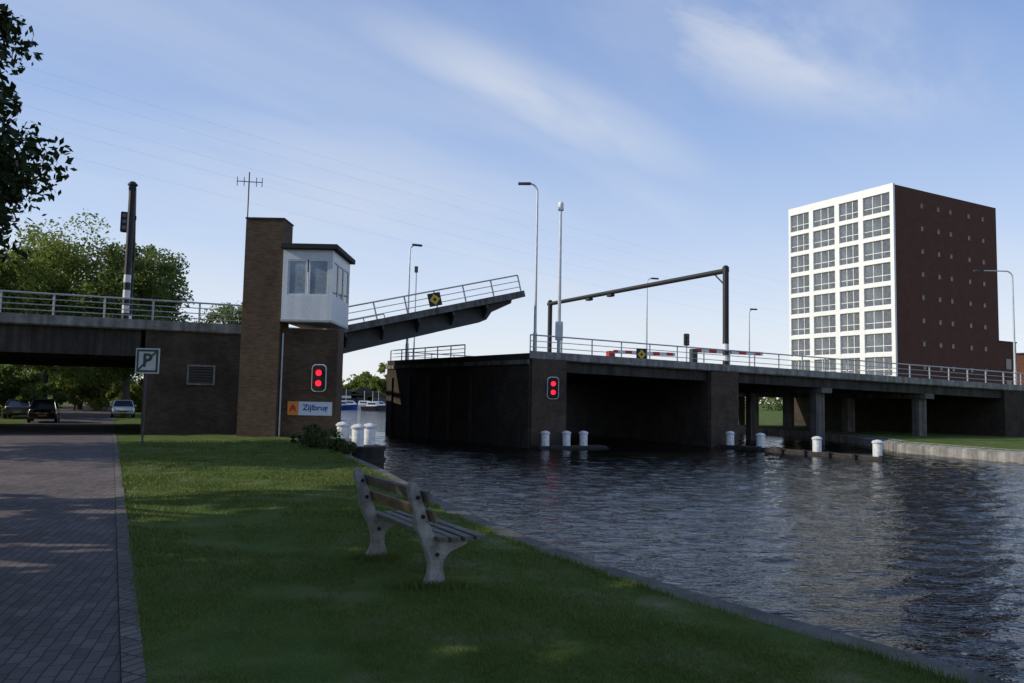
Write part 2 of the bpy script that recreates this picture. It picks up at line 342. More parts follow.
# right viaduct
def zr(s): return 4.2-.0217*s
bv = thing('bridge_viaduct', 'long dark concrete viaduct on grimy piers leading right from the open channel', 'bridge', BP(0, 0, 0), AX)
def slab(mb, s0, s1, b0, b1, d0, d1):
    mb.hexa([(s0, b0, zr(s0)+d0), (s1, b0, zr(s1)+d0), (s1, b1, zr(s1)+d0), (s0, b1, zr(s0)+d0), (s0, b0, zr(s0)+d1), (s1, b0, zr(s1)+d1), (s1, b1, zr(s1)+d1), (s0, b1, zr(s0)+d1)]); return mb
pier1 = [(0, 0), (2.4, 0), (2.4, W), (-1.0, W), (-4.2, 16.4)]
slab(MB(), 2.45, 95, 0, W, -.38, -.02).build('deck', m_conc, bv)
slab(MB(), 2.6, 95, .6, W-.6, -.018, .01).build('roadway', m_road, bv)
slab(MB(), 0, 95, -.07, -.004, -.32, .10).build('fascia', m_concl, bv)
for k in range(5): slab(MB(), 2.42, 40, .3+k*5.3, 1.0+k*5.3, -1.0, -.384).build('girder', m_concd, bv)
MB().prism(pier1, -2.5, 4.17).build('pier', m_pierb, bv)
wd_ = Vector((-4.2, 16.4)); wl_ = wd_.length; wn = Vector((-wd_.y, wd_.x)).normalized(); e_ = wd_.normalized()
for k in range(7):   # heavy vertical timber fenders on the channel wall
    a = e_*(.6+k*2.55); c_ = e_*(.9+k*2.55)
    MB().prism([(a.x, a.y), (c_.x, c_.y), (c_.x+wn.x*.14, c_.y+wn.y*.14), (a.x+wn.x*.14, a.y+wn.y*.14)], -2.4, 2.9).build('timber_fender', m_timber, bv)
MB().prism([(0, .0), (-4.2, 16.4), (-4.2+wn.x*.12, 16.4+wn.y*.12), (wn.x*.12, wn.y*.12)], 3.55, 3.8).build('wall_ledge', m_conc, bv)
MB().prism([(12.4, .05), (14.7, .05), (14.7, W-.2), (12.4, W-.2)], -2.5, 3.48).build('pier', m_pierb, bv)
MB().box(12.5, 14.6, -.1, .046, -2.4, 3.5).build('pier_facing', m_brick2, bv)
MB().box(.15, 2.3, -.1, -.003, -2.4, 3.86).build('pier_facing', m_brick2, bv)
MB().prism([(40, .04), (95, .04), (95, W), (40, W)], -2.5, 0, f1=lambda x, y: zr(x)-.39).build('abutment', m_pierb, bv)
for s in (22.2, 32):
    slab(MB(), s-.45, s+.45, .1, W-.1, -1.35, -1.003).build('crosshead', m_conc, bv)
    for b_ in (1.0, 7.6, 14.4, 21):
        mb = MB(); mb.hexa([(s-.38, b_-.3, -2.4), (s+.38, b_-.3, -2.4), (s+.38, b_+.3, -2.4), (s-.38, b_+.3, -2.4), (s-.38, b_-.3, zr(s)-1.36), (s+.38, b_-.3, zr(s)-1.36), (s+.38, b_+.3, zr(s)-1.36), (s-.38, b_+.3, zr(s)-1.36)])
        mb.build('column', m_conc, bv)
# raised leaf
hp = BP(-10.85, 0, 0)
lf = thing('bridge_leaf', 'raised dark steel bascule leaf tilted up over the open channel', 'bridge leaf', (hp.x, hp.y, HZ+.1), AX)
TA = R(14.3)
lf.rotation_euler = (Matrix.Rotation(AX, 3, 'Z') @ Matrix.Rotation(-TA, 3, 'Y')).to_euler()
lp = [(-1.5, .05), (10.8, .05), (6.65, 16.2), (-1.5, 16.2)]
MB().prism(lp, -.26, -.02).build('deck_plate', m_dsteel, lf)
MB().prism([(-1.5, .4), (10.5, .4), (6.6, 15.9), (-1.5, 15.9)], -.016, .01).build('road_surface', m_road, lf)
MB().box(-1.5, 10.8, -.03, .047, -.26, .10).build('edge_beam', m_conc, lf)
for b_ in (1.0, 5.6, 10.2, 14.6):
    e = 10.7-b_*.257
    MB().plateXZ([(-1.5, -.265), (e-.1, -.265), (e-.2, -.45), (e-1.5, -.72), (e-1.9, -1.08), (e-2.4, -1.16), (3, -1.22), (-1.5, -1.3)], b_-.09, b_+.09).build('girder', m_dsteel, lf)
for s in (1.5, 3.5, 5.5, 7.3):
    e = (10.7-s)/.257
    MB().box(s-.06, s+.06, 1.1, min(14.5, e), -.75, -.268).build('cross_beam', m_dsteel, lf)
for s in (0.4, 2.4, 4.4, 6.4, 8.4):
    MB().hexa([(s-.04, .05, -.5), (s+.04, .05, -.5), (s+.04, .9, -1.0), (s-.04, .9, -1.0), (s-.04, .05, -.262), (s+.04, .05, -.262), (s+.04, .9, -.262), (s-.04, .9, -.262)]).build('bracket', m_dsteel, lf)

# ------------------------------------------------------------------ railings
def railing(label, pts, h=1.02, sp=2.0, nr=2, r=.032, group=None, m=m_rail, parent=None, name='railing'):
    pts = [Vector(p) for p in pts]
    if parent is None:
        t = thing(name, label, 'railing', pts[0], 0, group); off = pts[0].copy()
    else:
        t = parent; off = Vector((0, 0, 0))
    P = [p-off for p in pts]
    MB().tube([p+Vector((0, 0, h)) for p in P], r*1.3, 8).build('handrail', m, t)
    for k in range(nr): MB().tube([p+Vector((0, 0, h*(k+1)/(nr+1))) for p in P], r*.75, 6).build('rail', m, t)
    pm = MB().box(-.035, .035, -.035, .035, 0, h)
    first = None
    for a, c in zip(P[:-1], P[1:]):
        n = max(1, int(round((c-a).length/sp)))
        for i in range(n+(1 if c is P[-1] else 0)):
            q = a.lerp(c, i/n)
            if first is None: first = pm.build('post', m, t); first.location = q
            else:
                o = first.copy(); C.objects.link(o); o.location = q
    return t
railing('grey tube railing along the near side of the left approach', [BP(-50, .12, HZ), BP(-11.3, .12, HZ)], nr=3)
railing('grey tube railing along the far side of the left approach', [BP(-62, W-.2, HZ), BP(-11.3, W-.2, HZ)], nr=3)
railing('long grey railing along the near side of the right viaduct', [BP(.1, .12, 4.2), BP(92, .12, zr(92))], nr=2)
railing('grey railing along the far side of the right viaduct', [BP(-1, W-.2, 4.2), BP(92, W-.2, zr(92))], nr=2)
railing('short grey railing on the channel edge of the first pier', [BP(-1.6, 6.5, 4.18), BP(-4.0, 16.2, 4.18)], h=.75, nr=2, sp=1.6)
for bb, lab in ((.15, 'near'), (15.9, 'far')):
    e = 10.7-bb*.257
    t = thing('railing', 'grey tube railing on the %s edge of the raised leaf' % lab, 'railing', lf.location, 0)
    t.rotation_euler = lf.rotation_euler
    railing('', [(-1.2, bb, .01), (e, bb, .01)], parent=t, nr=2, sp=1.7)
# ------------------------------------------------------------------ keeper's tower
TY = 31.6
def X(px, Y): return at(px, 400, Y).x
tw = thing('keeper_tower', 'brick bridge keeper tower with a white glazed control cabin', 'tower', (X(238, TY), TY, -.3), 0)
tx = tw.location.x; zt = at(267, 219, TY).z
def tl(x): return x-tx
pw = X(276.5, TY)-tx
MB().box(0, pw, 0, 1.3, -1.0, zt+.3).build('brick_shaft', m_brick, tw)
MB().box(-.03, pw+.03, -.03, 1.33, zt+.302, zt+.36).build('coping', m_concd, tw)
bx1 = tl(X(336, TY+.35))
MB().box(pw+.003, bx1, .35, 1.4, -1.6, 4.3+.3).build('brick_base', m_brick, tw)
MB().box(.05, bx1-.9, 1.403, 4.5, -1.6, 4.6).build('rear_base', m_brick2, tw)
czb, czt = at(305, 322, TY).z+.3, at(305, 250, TY).z+.3
c0 = pw+.06; c1 = tl(X(328, TY-.1))
cy0, cy1 = -.1, 3.2
cab = MB()
cab.box(c0, c1, cy0, cy1, czb, czb+1.10)
cab.box(c0, c1, cy0, cy1, czt-.42, czt)
zb, zt2 = czb+1.10, czt-.42
for (a, b_, c_, d) in ((c0, c0+.22, cy0, cy0+.1), (c1-.16, c1, cy0, cy0+.1), (c0, c0+.1, cy1-.1, cy1), (c1-.1, c1, cy1-.1, cy1)):
    cab.box(a, b_, c_, d, zb, zt2)
cabo = cab.build('control_cabin', m_cabin, tw)
MB().box(c0-.012, c1+.012, cy0-.012, cy1+.012, czb+.02, czb+.09).build('base_trim', m_galv, tw)
def win(x0, x1, y0, y1, g, nm='window', z0=None):
    z0 = zb if z0 is None else z0
    fr_ = MB(); t = .06
    if abs(y1-y0) < abs(x1-x0):
        fr_.box(x0, x1, y0, y1, z0, z0+t).box(x0, x1, y0, y1, zt2-t, zt2).box(x0, x0+t, y0, y1, z0+t, zt2-t).box(x1-t, x1, y0, y1, z0+t, zt2-t)
        o = fr_.build(nm, m_white, tw); MB().box(x0+t, x1-t, (y0+y1)/2-.008, (y0+y1)/2+.008, z0+t, zt2-t).build('pane', g, o)
    else:
        fr_.box(x0, x1, y0, y1, z0, z0+t).box(x0, x1, y0, y1, zt2-t, zt2).box(x0, x1, y0, y0+t, z0+t, zt2-t).box(x0, x1, y1-t, y1, z0+t, zt2-t)
        o = fr_.build(nm, m_white, tw); MB().box((x0+x1)/2-.008, (x0+x1)/2+.008, y0+t, y1-t, z0+t, zt2-t).build('pane', g, o)
xm = (c0+c1)/2+.0
win(c0+.23, xm-.02, cy0+.01, cy0+.08, m_glassl); win(xm+.04, c1-.17, cy0+.01, cy0+.08, m_glassl)
for k in range(3):
    a = cy0+.14+k*1.01; win(c1-.08, c1-.01, a, a+.96, m_glass)
MB().box(c0+.02, c0+.08, cy0+.12, cy1-.12, zb, zt2).build('side_panel', m_cabin, tw)
MB().box(c0+.2, c1-.2, cy1-.12, cy1-.05, zb, zt2).build('rear_panel', m_cabin, tw)
MB().box(c0-.05, c1+.2, cy0-.2, cy1+.2, czt+.003, czt+.22).build('roof', m_roofb, tw, bevel=.02)
MB().tube([(pw+.07, .28, -.2), (pw+.07, .28, 4.4)], .045).build('drain_pipe', m_galv, tw)
an = thing('antenna', 'thin rooftop antenna mast with crossbars on the brick shaft', 'antenna', (at(243, 205, TY).x, TY+.6, zt), 0)
ah = at(247, 168, TY).z-zt
MB().tube([(0, 0, -1.6), (0, 0, ah)], .028).build('mast', m_dsteel, an)
MB().tube([(-.5, -.08, ah-.42), (.55, .08, ah-.42)], .02, 5).build('crossbar', m_dsteel, an)
for q in (-.48, -.2, .3, .53): MB().tube([(q, q*.15, ah-.62), (q, q*.15, ah-.22)], .016, 5).build('antenna_element', m_dsteel, an)
# name sign
pz = at(310, 408.5, TY+.35)
sg = thing('name_sign', 'white name board with orange end reading Zijlbrug on the brick base', 'sign', (pz.x, TY+.32, pz.z), 0)
MB().box(-.92, .92, -.02, .02, -.28, .28).build('board', m_signw, sg)
MB().box(-.918, -.46, -.026, -.0215, -.278, .278).build('orange_panel', m_org, sg)
MB().plateXZ([(-.83, -.16), (-.69, -.04), (-.55, -.16), (-.59, .06), (-.69, .18), (-.79, .06)], -.031, -.0275).build('emblem', m_red, sg)
o = text('Zijlbrug', .33, m_blue, sg, off=.006); o.location = (.23, -.027, .03)
# boat signals
def signal(p, sc_, label):
    t = thing('boat_signal', label, 'signal', p, 0, None)
    def rr(w, h, r):
        pts = []
        for (cx_, cz_, a0) in ((w-r, h-r, 0), (-w+r, h-r, 90), (-w+r, -h+r, 180), (w-r, -h+r, 270)):
            for k in range(5): a = R(a0+k*22.5); pts.append((cx_+r*math.cos(a), cz_+r*math.sin(a)))
        return pts
    MB().plateXZ(rr(.31, .58, .18), -.02, .03).build('border', m_white, t)
    MB().plateXZ(rr(.27, .54, .15), -.06, -.022).build('backboard', m_black, t)
    for z in (-.22, .22):
        MB().tube([(0, -.10, z), (0, -.066, z)], .13, 16).build('lamp', m_redlamp, t)
        hd = MB()
        for k in range(9):
            a0 = R(-10+k*200/9); a1 = R(-10+(k+1)*200/9)
            hd.add([(.17*math.cos(a0), -.064, z+.17*math.sin(a0)), (.17*math.cos(a1), -.064, z+.17*math.sin(a1)), (.17*math.cos(a1), -.28, z+.17*math.sin(a1)), (.17*math.cos(a0), -.28, z+.17*math.sin(a0))], [(0, 1, 2, 3)])
        hd.build('hood', m_black, t)
    MB().box(-.05, .05, .032, .3, -.1, .1).build('bracket', m_dsteel, t)
    t.scale = (sc_,)*3
    return t
p = at(319, 378, TY+.1); signal(p, .98, 'red boat signal with both lamps lit on the keeper tower')
p = at(553, 388, 43.85); s2 = signal(p, 1.1, 'red boat signal with both lamps lit on the first pier'); s2.rotation_euler[2] = R(8)
# ------------------------------------------------------------------ gantries
def gantry(s, top, label, rot, boxes, pr=.15, sh=2.5):
    z0 = zr(s) if s > 0 else HZ
    p0 = BP(s, -.0, z0); t = thing('signal_gantry', label, 'gantry', p0, AX+rot, 'black gantries over the bridge road')
    h = top-z0; L_ = 22.2
    for y in (.35, L_):
        MB().tube([(0, y, sh), (0, y, h+.15)], pr, 12).build('post', m_black, t)
        MB().tube([(0, y, -.3), (0, y, sh)], pr+.005, 12).build('striped_foot', m_stripe, t)
        MB().tube([(0, y, h+.15), (0, y, h+.22), (0, y, h+.34)], [.22, .22, .10], 12).build('cap', m_black, t)
    MB().tube([(0, .2, h), (0, L_+.3, h)], .17, 10).build('crossbar', m_black, t)
    MB().tube([(0, .35, h-1.0), (0, 1.5, h)], .05, 6).build('strut', m_black, t)
    for y in boxes: MB().box(-.2, .2, y-.3, y+.3, h-.34, h-.14).build('bracket_box', m_black, t, bevel=.03)
gz1 = at(730, 270, BP(14, 0).y).z
gantry(14.0, gz1, 'black gantry over the right viaduct, seen side-on', R(5.6), (13, 16), .2, 1.8)
s_l = -20.6; pl = BP(s_l, 0)
gantry(s_l, at(131, 187, pl.y).z, 'black gantry over the left approach, seen end-on', R(3.4), (6,))
p = BP(s_l-.45, 2.5, 0); zz = at(120, 222, p.y).z
t = thing('traffic_signal', 'black traffic signal hanging beside the left gantry post', 'traffic signal', (p.x, p.y, zz), AX)
MB().box(-.17, .17, -.15, .15, -.5, .5).build('housing', m_black, t, bevel=.03)
for k in (-.3, 0, .3): MB().tube([(0, -.16, k), (0, -.19, k)], .1, 12).build('lens', m_glass, t)
MB().tube([(0, 0, .3), (.38, 0, .35)], .03, 6).build('bracket', m_black, t)
# ------------------------------------------------------------------ lamps
def lamp(base, top, adir, alen, label, r=.09, group='street lamps on the bridge', drop=.0):
    t = thing('street_lamp', label, 'street lamp', base, 0, group); h = top-base.z
    d = Vector((math.cos(adir), math.sin(adir), 0))
    MB().tube([(0, 0, 0), (0, 0, 1.2)], r*1.35, 10).build('base', m_galv, t)
    pts = [Vector((0, 0, 1.2)), Vector((0, 0, h*.5)), Vector((0, 0, h-.6))]
    rads = [r, r*.8, r*.62]
    for k in range(1, 6):
        a = k/5*math.pi/2; pts.append(Vector((0, 0, h-.6))+d*(.5*(1-math.cos(a)))+Vector((0, 0, .5*math.sin(a)))); rads.append(r*.55)
    pts.append(Vector((0, 0, h-.1))+d*alen); rads.append(r*.5)
    MB().tube(pts, rads, 10).build('pole', m_galv, t, smooth=True)
    n = d.cross(Vector((0, 0, 1))); c_ = Vector((0, 0, h-.1))+d*(alen-.1)
    hb = MB(); q = []
    for zz, w0, w1 in ((-.09, .06, .10), (.06, .10, .05)):
        for (l, s) in ((0, -1), (.75, -1), (.75, 1), (0, 1)): q.append(c_+d*l+n*(s*(w1 if l else w0))+Vector((0, 0, zz)))
    hb.hexa(q); hb.build('lamp_head', m_dsteel, t, bevel=.02)
    return t
def lampat(px, pbase_s, pbase_b, ytop, adir, alen, label, z0=None):
    p = BP(pbase_s, pbase_b); z = z0 if z0 is not None else (zr(max(pbase_s, 0)) if pbase_s > -8 else HZ)
    lamp(Vector((p.x, p.y, z)), at(px, ytop, p.y).z, adir, alen, label)
lampat(536, sb(535, .6), .6, 182, R(180), .5, 'tall grey street lamp at the left end of the viaduct')
lampat(409, sb(407, 14.5), 14.5, 243, R(20), .25, 'street lamp behind the tip of the raised leaf', 4.18)
lampat(648, sb(647, W-1), W-1, 277, R(10), .5, 'slim street lamp beyond the middle of the right gantry')
lampat(751, sb(750, W-1), W-1, 308, R(10), .2, 'small street lamp just right of the right gantry')
lampat(1010, sb(1016, .6), .6, 270, R(180), 2.4, 'street lamp with a long arm at the right edge')
p = BP(sb(559, .8), .8); zt_ = at(559, 207, p.y).z
t = thing('camera_mast', 'grey camera mast beside the tall street lamp on the viaduct', 'mast', (p.x, p.y, 4.15), 0)
MB().tube([(0, 0, 0), (0, 0, 3), (0, 0, zt_-4.2)], [.12, .10, .07], 10).build('pole', m_galv, t)
MB().box(-.16, .16, -.16, .16, zt_-4.35, zt_-4.2).build('mount', m_galv, t)
MB().tube([(0, 0, zt_-4.2), (0, 0, zt_-4.05), (0, 0, zt_-3.9), (0, 0, zt_-3.8)], [.12, .17, .15, .05], 12).build('camera_dome', m_white, t, smooth=True)
MB().box(-.22, .22, -.15, .15, .9, 2.0).build('cabinet', m_galv, t, bevel=.02)
p = BP(sb(414, 15.5), 15.5)
t = thing('signal_mast', 'thin grey pole standing beside the lamp behind the leaf tip', 'mast', (p.x, p.y, 4.17), 0)
MB().tube([(0, 0, 0), (0, 0, at(414, 272, p.y).z-4.2)], .05, 8).build('pole', m_galv, t)
MB().box(-.12, .12, -.1, .1, at(414, 272, p.y).z-4.2, at(414, 266, p.y).z-4.2).build('head', m_dsteel, t)
p = BP(sb(687, 3), 3)
t = thing('traffic_signal', 'small black traffic signal on a post behind the viaduct railing', 'traffic signal', (p.x, p.y, zr(8)), AX)
MB().tube([(0, 0, 0), (0, 0, 1.9)], .05, 8).build('post', m_galv, t)
MB().box(-.17, .17, -.12, .12, 1.3, 2.1).build('housing', m_black, t, bevel=.03)
for k in (1.45, 1.7, 1.95): MB().tube([(0, -.125, k), (0, -.16, k)], .09, 12).build('lens', m_glass, t)
p = BP(sb(694, 1.4), 1.4)
t = thing('road_barrier', 'lowered red and white road barrier behind the viaduct railing', 'barrier', (p.x, p.y, zr(9)), AX)
MB().box(-.2, .2, -.2, .2, 0, 1.0).build('cabinet', m_dsteel, t, bevel=.03)
MB().box(.2, 5.6, -.05, .05, .78, 1.02).build('boom', m_boom, t)
t = thing('road_barrier', 'short red and white barrier at the far side of the bridge road', 'barrier', BP(10.5, 9, zr(9)), AX)
MB().box(-.25, .25, -.25, .25, 0, 1.15).build('cabinet', m_red, t, bevel=.03)
MB().box(.25, 5.6, -.05, .05, 1.0, 1.25).build('boom', m_boom, t)
def navsign(p, rot, label):
    t = thing('navigation_sign', label, 'sign', p, 0); t.rotation_euler = rot
    MB().box(-.36, .36, -.03, 0, -.36, .36).build('board', m_black, t)
    d = .30
    MB().plateXZ([(0, -d), (d, 0), (0, d), (-d, 0)], -.036, -.033).build('diamond', m_yel, t)
    MB().plateXZ([(0, -.11), (.11, 0), (0, .11), (-.11, 0)], -.042, -.039).build('diamond_centre', m_black, t)
mlf = Matrix.Translation(lf.location) @ lf.rotation_euler.to_matrix().to_4x4()
navsign((mlf @ Vector((5.5, .06, .55))), lf.rotation_euler, 'black board with yellow diamond on the raised leaf railing')
s = sb(642, 0); navsign(BP(s, 0.02, zr(s)+.35), (0, 0, AX), 'black board with yellow diamond on the viaduct railing')

# ------------------------------------------------------------------ bollards, jetty, fenders
def bollard(p, label, group, s=1.0):
    t = thing('bollard', label, 'bollard', p, 0, group)
    MB().tube([(0, 0, 0), (0, 0, .62*s), (0, 0, .66*s)], [.23*s, .23*s, .21*s], 14).build('body', m_bol, t, smooth=True)
    MB().tube([(0, 0, .661*s), (0, 0, .72*s), (0, 0, .80*s), (0, 0, .84*s)], [.27*s, .28*s, .2*s, .04], 14).build('cap', m_bol, t, smooth=True)
    return t
j0, j1 = Vector((13.0, 47.7)), Vector((18.9, 38.8))
jt = thing('jetty', 'low dark timber guide jetty with white bollards in front of the viaduct', 'jetty', (j0.x, j0.y, 0), math.atan2(j1.y-j0.y, j1.x-j0.x))
JL = (j1-j0).length
MB().box(0, JL, -.3, .3, WL+.12, WL+.22).build('walkway', m_concd, jt)
MB().box(0, JL, -.38, -.302, WL-.5, WL+.16).build('fender_beam', m_timber, jt)
for k in range(8): MB().tube([(k*JL/7.2+.3, -.45, -2.4), (k*JL/7.2+.3, -.45, WL+.3)], .12, 8).build('pile', m_timber, jt)
for k, (px, nm) in enumerate(((731, 'leftmost white bollard on the timber jetty, close to the pier'), (761, 'second white bollard from the left on the timber jetty'), (817, 'third white bollard from the left on the timber jetty'), (877, 'white bollard at the right tip of the timber jetty'))):
    best = min((abs((j0.lerp(j1, q/200).x/j0.lerp(j1, q/200).y)-(px-512)/768), q) for q in range(201))[1]
    q = j0.lerp(j1, max(.03, min(best/200, .975)))
    bollard((q.x, q.y, WL+.22), nm, 'white mooring bollards')
pf = thing('pier_platform', 'low concrete ledge at the water foot of the first pier', 'platform', BP(0, 0, 0), AX)
MB().box(.2, 4.4, -1.25, -.12, WL-.8, WL+.18).build('ledge', m_concd, pf)
MB().box(.15, 4.45, -1.36, -1.252, WL-.8, WL+.12).build('fender_beam', m_timber, pf)
for px, nm in ((547, 'white bollard on the pier ledge, left of three'), (568, 'white bollard on the pier ledge, middle of three'), (585, 'white bollard on the pier ledge, right of three')):
    s = sb(px, -.7); q = BP(s, -.7); bollard((q.x, q.y, WL+.18), nm, 'white mooring bollards')
q = gp(364, 470, WL); dl = thing('mooring_stage', 'low dark mooring stage with a rounded nose at the bank edge below the keeper tower', 'mooring stage', (q.x, q.y+.6, 0), math.atan2(cy, cx)-R(90))
def nose(w, y0, y1, n=12):
    return [(w*math.cos(math.pi+math.pi*k/n)-.08, y0+.6*w*math.sin(math.pi+math.pi*k/n)) for k in range(n+1)]+[(w-.08, y1), (-w-.08, y1)]
MB().prism(nose(.66, -.25, 5.2), -2.4, WL+.72).build('timber_body', m_timber, dl, smooth=True)
MB().prism(nose(.72, -.25, 5.2), WL+.722, WL+.86).build('top_planking', m_timber, dl)
MB().prism(nose(.72, -.25, 5.2), WL+.25, WL+.42).build('rubbing_band', m_black, dl)
ml = Matrix.Translation(dl.location) @ Matrix.Rotation(dl.rotation_euler[2], 4, 'Z')
for (a, b_, nm) in ((-.40, .0, 'white bollard at the near end of the dark mooring stage'), (.28, .75, 'white bollard on the river corner of the dark mooring stage'), (-.35, 2.4, 'white bollard in the middle of the dark mooring stage'), (.25, 4.4, 'white bollard at the far end of the dark mooring stage')):
    q = ml @ Vector((a, b_, WL+.86)); bollard(q, nm, 'white mooring bollards', 1.0)

# ------------------------------------------------------------------ apartment block
K = Vector((.501*93, 93, -.45)); ang = math.atan2(.479, .878)
ap = thing('apartment_block', 'tall apartment block with white window front and red brown brick side', 'building', K, ang)
H = at(897, 184, 93).z+.45; DL, DR = 16.2, 22.0
MB().box(.32, DR, 0, DL, -1, H).build('brick_wall', m_redbrick, ap)
MB().box(.3, DR-.02, .25, DL-.02, H+.002, H+.1).build('roof', m_roofb, ap)
cols = [(.5, 4.25), (4.95, 7.85), (8.55, 12.0), (12.7, 15.85)]; fl = 2.92
wf = MB(); ztop = H+.15
ysp = [0]+[q for c_ in cols for q in c_]+[DL]
for i in range(0, len(ysp), 2): wf.box(0, .316, ysp[i], ysp[i+1], -1, ztop)
rows = []; hh = 2.38
for r_ in range(9):
    z1 = H-.85-r_*fl; z0 = z1-hh; rows.append((z0, z1))
for (a, b_) in cols:
    prev = ztop
    for z0, z1 in rows: wf.box(.004, .316, a, b_, z1, prev); prev = z0
    wf.box(.004, .316, a, b_, -1, prev)
wf.build('white_front', m_white, ap)
for ci, (a, b_) in enumerate(cols):
    fm = MB(); w_ = b_-a; t = .07
    fm.box(0, .1, 0, w_, 0, t).box(0, .1, 0, w_, hh-t, hh).box(0, .1, 0, t, t, hh-t).box(0, .1, w_-t, w_, t, hh-t)
    nm_ = 3
    for q in range(1, nm_): fm.box(0, .1, w_*q/nm_-.04, w_*q/nm_+.04, t, hh-t)
    fm.box(0.01, .09, t, w_-t, .78, .86)
    fr0 = pn0 = None
    for (z0, z1) in rows:
        if fr0 is None:
            fr0 = fm.build('window', m_white, ap); pn0 = MB().box(.05, .07, t, w_-t, t, hh-t).build('pane', m_glassa, fr0); fr0.location = (.2, a, z0)
        else:
            f2 = fr0.copy(); C.objects.link(f2); f2.location = (.2, a, z0); p2 = pn0.copy(); C.objects.link(p2); p2.parent = f2
f0 = p0_ = None
for r_ in range(8):
    for x_ in (5.6, 9.0, 11.6, 15.6, 18.8):
        z = H-2.0-r_*fl
        if f0 is None:
            f0 = MB().box(-.24, .24, -.05, -.003, -.32, -.26).box(-.24, .24, -.05, -.003, .26, .32).box(-.30, -.24, -.05, -.003, -.32, .32).box(.24, .30, -.05, -.003, -.32, .32).build('small_window', m_conc, ap); p0_ = MB().box(-.24, .24, -.03, -.004, -.26, .26).build('pane', m_dim, f0); f0.location = (x_, 0, z)
        else:
            f2 = f0.copy(); C.objects.link(f2); f2.location = (x_, 0, z); p2 = p0_.copy(); C.objects.link(p2); p2.parent = f2
MB().box(11, 13.4, 5, 7, H+.1, H+1.0).build('roof_housing', m_concd, ap)
an2 = thing('brick_annex', 'low red brown brick building at the right foot of the apartment block', 'building', (K.x+DR*.878+1, K.y+DR*.479, -.45), ang)
AH = at(1000, 342, 104).z+.45
MB().box(-1.0, 3.2, .5, 12, -1, AH).build('brick_wall', m_redbrick, an2)
MB().box(-1.1, 3.3, .4, 12.1, AH+.002, AH+.15).build('roof_edge', m_concd, an2)
for k in range(3): MB().box(.6, 1.8, .44, .497, 1.5+k*2.9, 2.9+k*2.9).build('window', m_glass, an2)
dk = thing('distant_house', 'dark distant building beyond the right edge of the viaduct', 'building', (86, 128, -.45), R(30))
MB().box(0, 14, 0, 10, -1, at(1020, 354, 128).z+.4).build('wall', m_redbrick, dk)
MB().box(-.2, 14.2, -.2, 10.2, at(1020, 354, 128).z+.402, at(1020, 354, 128).z+.7).build('roof', m_roofb, dk)
for k in range(4): MB().box(1+k*3.2, 2.6+k*3.2, -.05, -.003, 5, 6.5).build('window', m_glass, dk)

# ------------------------------------------------------------------ bench
bq = gp(431, 588, .0); bf = gp(374, 557, .0)
mid = (bq+bf)/2; dirb = (bf-bq).normalized(); half = (bf-bq).length/2
brz = math.atan2(dirb.y, dirb.x)-R(90)
bn = thing('park_bench', 'weathered slatted bench with pale concrete supports on the grass', 'bench', (mid.x, mid.y, -.02), brz)
prof = [(-.07, 0), (.13, 0), (.135, .05), (.11, .10), (.09, .17), (.10, .25), (.15, .31), (.26, .35), (.32, .375), (.32, .40), (.10, .395), (.03, .42), (-.02, .50), (-.055, .60), (-.10, .72), (-.14, .83), (-.155, .885), (-.18, .905), (-.215, .905), (-.235, .875), (-.235, .83), (-.205, .72), (-.175, .66), (-.18, .61), (-.16, .52), (-.11, .42), (-.07, .34), (-.035, .25), (-.03, .17), (-.05, .10), (-.085, .05), (-.09, .01)]
for s_ in (-1, 1):
    y = s_*half
    MB().plateXZ(prof, y-.038, y+.038).build('support', m_bench, bn, bevel=.008)
    for (a, z) in ((.03, .3), (-.11, .62), (-.16, .78)): MB().tube([(a, y-.05, z), (a, y-.033, z)], .018, 8).build('bolt', m_black, bn)
Lh = half+.13
for k in range(4):
    a = .0+k*.118; MB().box(a, a+.09, -Lh, Lh, .41+(.0 if k else .008), .445+(.0 if k else .008)).build('seat_slat', m_wood, bn, bevel=.006)
def bslat(z, mm):
    x_ = np.interp(z, [.5, .6, .72, .83], [-.01, -.045, -.09, -.13])
    mb = MB(); tl_ = .36
    h2 = .05
    mb.hexa([(x_+h2*tl_-.0, -Lh, z-h2), (x_+h2*tl_+.035, -Lh, z-h2+.012), (x_+h2*tl_+.035, Lh, z-h2+.012), (x_+h2*tl_, Lh, z-h2), (x_-h2*tl_, -Lh, z+h2), (x_-h2*tl_+.035, -Lh, z+h2+.012), (x_-h2*tl_+.035, Lh, z+h2+.012), (x_-h2*tl_, Lh, z+h2)])
    mb.build('back_slat', mm, bn, bevel=.006)
bslat(.62, m_wood2); bslat(.78, m_wood)

# ------------------------------------------------------------------ parking sign
ps = gp(142, 446, 0.0)
t = thing('parking_sign', 'square parking sign on a dark post at the edge of the brick road', 'sign', (ps.x, ps.y, 0), 0)
cpt = at(148.5, 361, ps.y)
MB().tube([(0, 0, -.3), (0, 0, cpt.z+.3)], .03, 8).build('post', m_dsteel, t)
dx = cpt.x-ps.x
MB().box(dx-.35, dx+.35, -.07, -.045, cpt.z-.37, cpt.z+.37).build('board', m_signp, t, bevel=.01)
MB().box(dx-.31, dx+.31, -.076, -.071, cpt.z-.33, cpt.z+.33).build('dark_outline', m_green, t)
MB().box(dx-.25, dx+.25, -.081, -.077, cpt.z-.27, cpt.z+.27).build('panel', m_signp, t)
o = text('P', .54, m_green, t, off=.012); o.location = (dx, -.087, cpt.z)
MB().plateXZ([(dx-.25, cpt.z-.27), (dx-.22, cpt.z-.27), (dx+.25, cpt.z+.23), (dx+.25, cpt.z+.27), (dx+.22, cpt.z+.27), (dx-.25, cpt.z-.23)], -.097, -.092).build('diagonal_bar', m_green, t)

